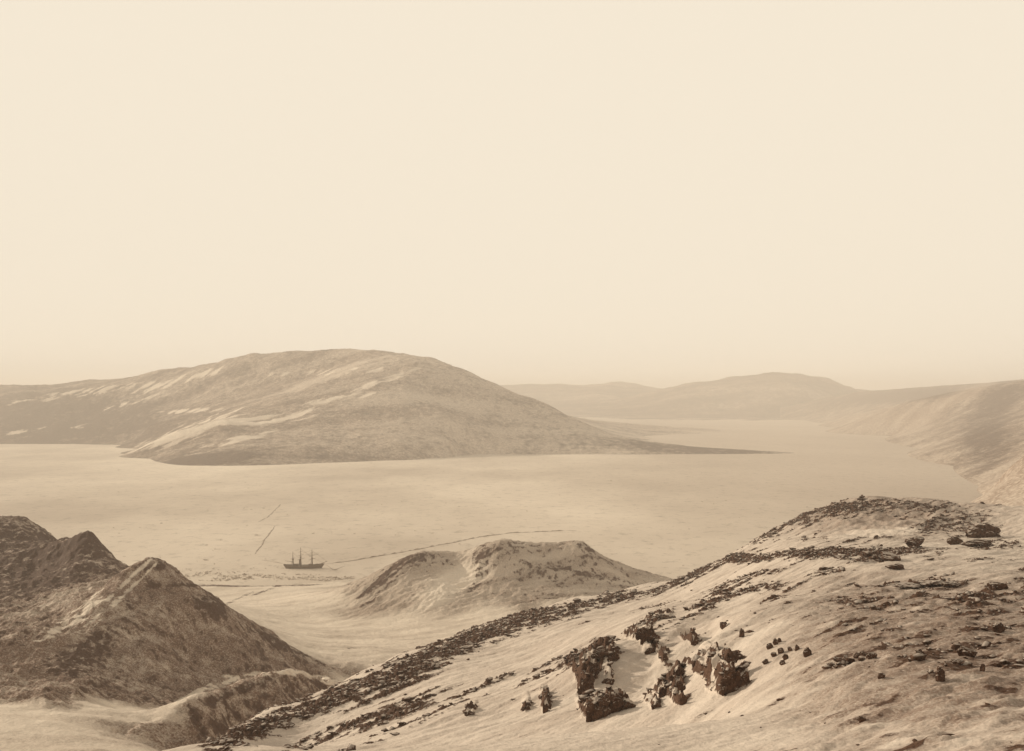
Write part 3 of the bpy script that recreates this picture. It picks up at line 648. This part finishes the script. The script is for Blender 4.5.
# rock ribs showing through the snow in the gully
for i, (x_, y_, w_, h_, tl, lb) in enumerate(ribs):
    R('rock_outcrop', x_, y_, w_*1.15, h_*1.1, 70+i*3, lb, 'outcrop', tl, 0.62, 0.5, 0.36)
# cairn on the knob
cp = hit(862, 500)
if cp is not None:
    ce = bpy.data.objects.new('cairn', None); COL.objects.link(ce); ce.location = cp
    tag(ce, 'small cairn of piled stones on top of the bare knob', 'cairn')
    for i, (dx, dz, s_) in enumerate([(-1.1,.2,.9),(0,.2,1.0),(1.2,.1,.8),(-.4,1.0,.7),(.5,1.0,.65),(0,1.7,.5)]):
        me = rock_mesh('stone', 150+i, s_, s_*.8, s_*.6, sub=3)
        o = bpy.data.objects.new('stone', me); COL.objects.link(o); o.parent = ce; o.location = (dx, 0, dz)

# ------------------------------------------------------------------ ice features on the bay
def icept(px_, py_):
    d_ = H/(py_-HY)*F; return np.array([(px_-512)/F*d_, d_])
def pressure_ridge(name, pix, wd, ht, mat, label, seed):
    P_ = [icept(*p) for p in pix]; pts_ = []
    for a, b2 in zip(P_[:-1], P_[1:]):
        k = max(2, int(np.hypot(*(b2-a))/3))
        for i in range(k): pts_.append(a+(b2-a)*i/k)
    pts_.append(P_[-1]); pts_ = np.array(pts_)
    T = np.gradient(pts_, axis=0); T /= np.linalg.norm(T, axis=1)[:, None]; Nn = np.c_[-T[:,1], T[:,0]]
    s_ = np.arange(len(pts_)); off = fbm(s_/14.0, s_*0+seed, 3, seed)*1.5
    c = pts_+Nn*off[:,None]; hh = ht*np.clip(0.7+fbm(s_/3.0, s_*0, 3, seed+3)*1.3, 0.12, 2); ww = wd*np.clip(0.8+fbm(s_/7.0, s_*0+4, 3, seed+5), .4, 2)
    taper = np.clip(np.minimum(s_, s_[::-1])/8.0, 0, 1); hh = hh*taper
    rows = []
    for q, zf in ((-1, -.05), (-.45, .75), (0, 1), (.4, .7), (1, -.05)):
        xy = c+Nn*(q*ww)[:,None]; rows.append(np.c_[xy, hh*zf+(0 if zf > 0 else -0.05)])
    g = np.array(rows)
    o = grid_mesh(name, g[...,0], g[...,1], g[...,2], mat, {}); tag(o, label, kind='structure'); return o
pressure_ridge('ice_ridge', [(325,564),(350,561),(380,556),(420,549),(450,543),(480,537),(510,533),(545,531.5),(577,530.5)], 1.5, 0.9, M_line, 'long thin dark line of broken ice running from the ship past the knoll', 5)
pressure_ridge('ice_ridge', [(255,554),(262,544),(268,535),(275,526)], 1.2, 0.5, M_line, 'short straight dark line on the ice left of the ship', 8)
pressure_ridge('ice_ridge', [(258,522),(268,517),(277,508),(281,504)], 1.2, 0.4, M_line, 'short faint line on the ice farther out than the straight one', 9)
pressure_ridge('ice_ridge', [(262,560),(275,562),(286,564)], 1.4, 0.8, M_line, 'dark line of ice joining the stern of the ship', 12)
pressure_ridge('ice_ridge', [(326,565),(334,570),(345,566)], 1.0, 0.5, M_line, 'faint line of ice off the bow of the ship', 14)
# hummocky rafted ice along the shore
n_ = 1500
pu = rng.uniform(150, 355, n_); pv = 581-np.abs(rng.normal(0, 5.5, n_))
w_ = (pu < 290)|(pv > 574); pu = pu[w_]; pv = pv[w_]
dd = H/(pv-HY)*F; pts = np.stack([(pu-512)/F*dd, dd, np.zeros(len(dd))], -1)
keepm = fbm(pts[:,0]/30, pts[:,1]/14, 3, 77) > -0.05; pts = pts[keepm]
tag(rock_cloud('rafted_ice', pts, rng.gamma(2.5, 0.22, len(pts))+0.25, M_icerub, 0.55, 1), 'jumble of rafted ice blocks along the shore near the ship', 'ice', kind='stuff')
n_ = 260
pu = rng.uniform(-20, 900, n_); pv = rng.uniform(462, 566, n_); dd = H/(pv-HY)*F
pts = np.stack([(pu-512)/F*dd, dd, np.zeros(n_)], -1)
tag(rock_cloud('ice_hummocks', pts, rng.gamma(2.0, 0.5, n_)+0.4, M_icerub, 0.28, 1), 'low scattered hummocks on the flat ice of the bay', 'ice', kind='stuff')

# ------------------------------------------------------------------ the ship frozen in
ship = bpy.data.objects.new('sailing_ship', None); COL.objects.link(ship)
tag(ship, 'three masted ship with bare masts frozen in the ice of the bay', 'ship')
SD = 970.0
ship.location = ((304-512)/F*SD, SD, 0); ship.rotation_euler = (0, 0, math.radians(4))
def mk(name, bm, mat, parent, smooth=False):
    me = bpy.data.meshes.new(name); bm.normal_update(); bm.to_mesh(me); bm.free(); me.materials.append(mat)
    if smooth:
        for p in me.polygons: p.use_smooth = True
    o = bpy.data.objects.new(name, me); COL.objects.link(o); o.parent = parent; return o
def tube(bm, a, b2, r0, r1, seg=8):
    a = Vector(a); b2 = Vector(b2); q = (b2-a).to_track_quat('Z', 'Y')
    ra = []; rb = []
    for i in range(seg):
        t_ = 2*math.pi*i/seg; v = Vector((math.cos(t_), math.sin(t_), 0))
        ra.append(bm.verts.new(a+q@(v*r0))); rb.append(bm.verts.new(b2+q@(v*r1)))
    for i in range(seg): bm.faces.new((ra[i], ra[(i+1)%seg], rb[(i+1)%seg], rb[i]))
    bm.faces.new(ra[::-1]); bm.faces.new(rb)
def box(bm, x0, x1, y0, y1, z0, z1):
    m_ = Matrix.Translation(((x0+x1)/2, (y0+y1)/2, (z0+z1)/2)) @ Matrix.Diagonal((x1-x0, y1-y0, z1-z0, 1))
    bmesh.ops.create_cube(bm, size=1, matrix=m_)
bm = bmesh.new(); secs = []
for i in range(25):
    s_ = i/24; x = -17+34*s_
    half = 3.7*min(1, (1-abs(2*s_-0.95)**3.2))*(1 if s_ < .9 else max(0.02, (1-s_)/.1)**.6); half = max(half, 0.15 if s_ > .5 else 1.7)
    sheer = 2.8+1.1*(2*s_-1)**2+(0.4 if s_ > .8 else 0)
    ring = []
    for yy, zz in ((-1, sheer), (-1.03, sheer*.55), (-.9, 0.2), (-.5, -1.5), (.5, -1.5), (.9, 0.2), (1.03, sheer*.55), (1, sheer)):
        rake = (s_-.5)*5.5*zz/4*sstep(.3, .5, abs(s_-.5))
        ring.append(bm.verts.new((x+rake, yy*half, zz)))
    secs.append(ring)
for a, b2 in zip(secs[:-1], secs[1:]):
    for j in range(7): bm.faces.new((a[j], a[j+1], b2[j+1], b2[j]))
bm.faces.new(secs[0]); bm.faces.new(secs[-1][::-1])
hull = mk('hull', bm, M_wood, ship)
bm = bmesh.new(); top = []
for i in range(25):
    s_ = i/24; v = secs[0]
    x = -17+34*s_; half = 3.7*min(1, (1-abs(2*s_-0.95)**3.2))*(1 if s_ < .9 else max(0.02, (1-s_)/.1)**.6); half = max(half, 0.15 if s_ > .5 else 1.7)*.97
    z = 2.8+1.1*(2*s_-1)**2-0.9; top.append((bm.verts.new((x, -half, z)), bm.verts.new((x, half, z))))
for a, b2 in zip(top[:-1], top[1:]): bm.faces.new((a[0], b2[0], b2[1], a[1]))
mk('deck', bm, M_deck, ship)
bm = bmesh.new(); box(bm, -9.5, -5.5, -1.8, 1.8, 2.0, 4.2); mk('deckhouse', bm, M_wood, ship)
bm = bmesh.new(); box(bm, 4.5, 8, -1.5, 1.5, 2.0, 4.0); mk('deckhouse', bm, M_wood, ship)
bm = bmesh.new(); tube(bm, (-4.2, 0, 3), (-4.2, 0, 8.2), .65, .6, 14); tube(bm, (-4.2, 0, 8.2), (-4.2, 0, 8.5), .72, .72, 14); mk('funnel', bm, M_wood, ship)
bm = bmesh.new(); tube(bm, (15.5, 0, 3.6), (22.3, 0, 6.6), .38, .18); mk('bowsprit', bm, M_spar, ship)
for mx_, top_, yards in ((-10.3, 16.2, ((9.5, 4.2),)), (-2.9, 20, ((8.8, 7), (12.6, 5.4), (16, 3.8))), (8.0, 18, ((8.6, 6.6), (12, 5), (15, 3.4)))):
    bm = bmesh.new(); tube(bm, (mx_, 0, 2), (mx_-.2, 0, top_*.55), .52, .42); tube(bm, (mx_-.2, .0, top_*.5), (mx_-.4, 0, top_), .36, .16)
    tube(bm, (mx_-.25, 0, top_*.52), (mx_-.25, 0, top_*.55), 1.0, 1.0, 10)
    mast = mk('mast', bm, M_spar, ship)
    for z_, hw in yards:
        bm = bmesh.new(); ca, sa = math.cos(1.15), math.sin(1.15)
        tube(bm, (mx_-.3-hw*ca, -hw*sa, z_), (mx_-.3, 0, z_), .09, .2); tube(bm, (mx_-.3, 0, z_), (mx_-.3+hw*ca, hw*sa, z_), .2, .09)
        mk('yard', bm, M_spar, mast)
    bm = bmesh.new()
    for sy in (-1, 1):
        for k in (-1.6, -.4, .8): tube(bm, (mx_+k-.6, sy*3.4, 3.0), (mx_-.3, sy*.25, top_*.54), .07, .05, 5)
        tube(bm, (mx_-1.2, sy*3.3, 3.0), (mx_-.4, 0, top_*.9), .06, .04, 5)
    mk('shrouds', bm, M_wood, mast)
bm = bmesh.new()
for a, b2 in (((22, 0, 6.4), (7.6, 0, 17)), ((18.5, 0, 5), (7.7, 0, 9.9)), ((7.6, 0, 17.2), (-3.2, 0, 14)), ((-3.3, 0, 19), (7.7, 0, 10)), ((-10.6, 0, 15), (-3.1, 0, 8))): tube(bm, a, b2, .06, .06, 5)
mk('stays', bm, M_wood, ship)
bm = bmesh.new(); tube(bm, (-10.6, 0, 6.2), (-18.3, 0, 7.2), .2, .12); mk('boom', bm, M_spar, ship)

# ------------------------------------------------------------------ haze over the bay
bm = bmesh.new(); box(bm, -14000, 14000, -300, 14500, -1.0, 372)
me = bpy.data.meshes.new('haze'); bm.to_mesh(me); bm.free()
hz = bpy.data.objects.new('haze', me); COL.objects.link(hz); tag(hz, 'pale haze lying over the bay and hills', 'haze', kind='stuff')
m, t = new_mat('haze'); t.nodes.clear()
out = t.nodes.new('ShaderNodeOutputMaterial'); pv_ = t.nodes.new('ShaderNodeVolumePrincipled')
pv_.inputs['Color'].default_value = (0.995, 0.955, 0.90, 1); pv_.inputs['Density'].default_value = 0.00015; pv_.inputs['Anisotropy'].default_value = 0.0
t.links.new(pv_.outputs[0], out.inputs['Volume']); me.materials.append(m)
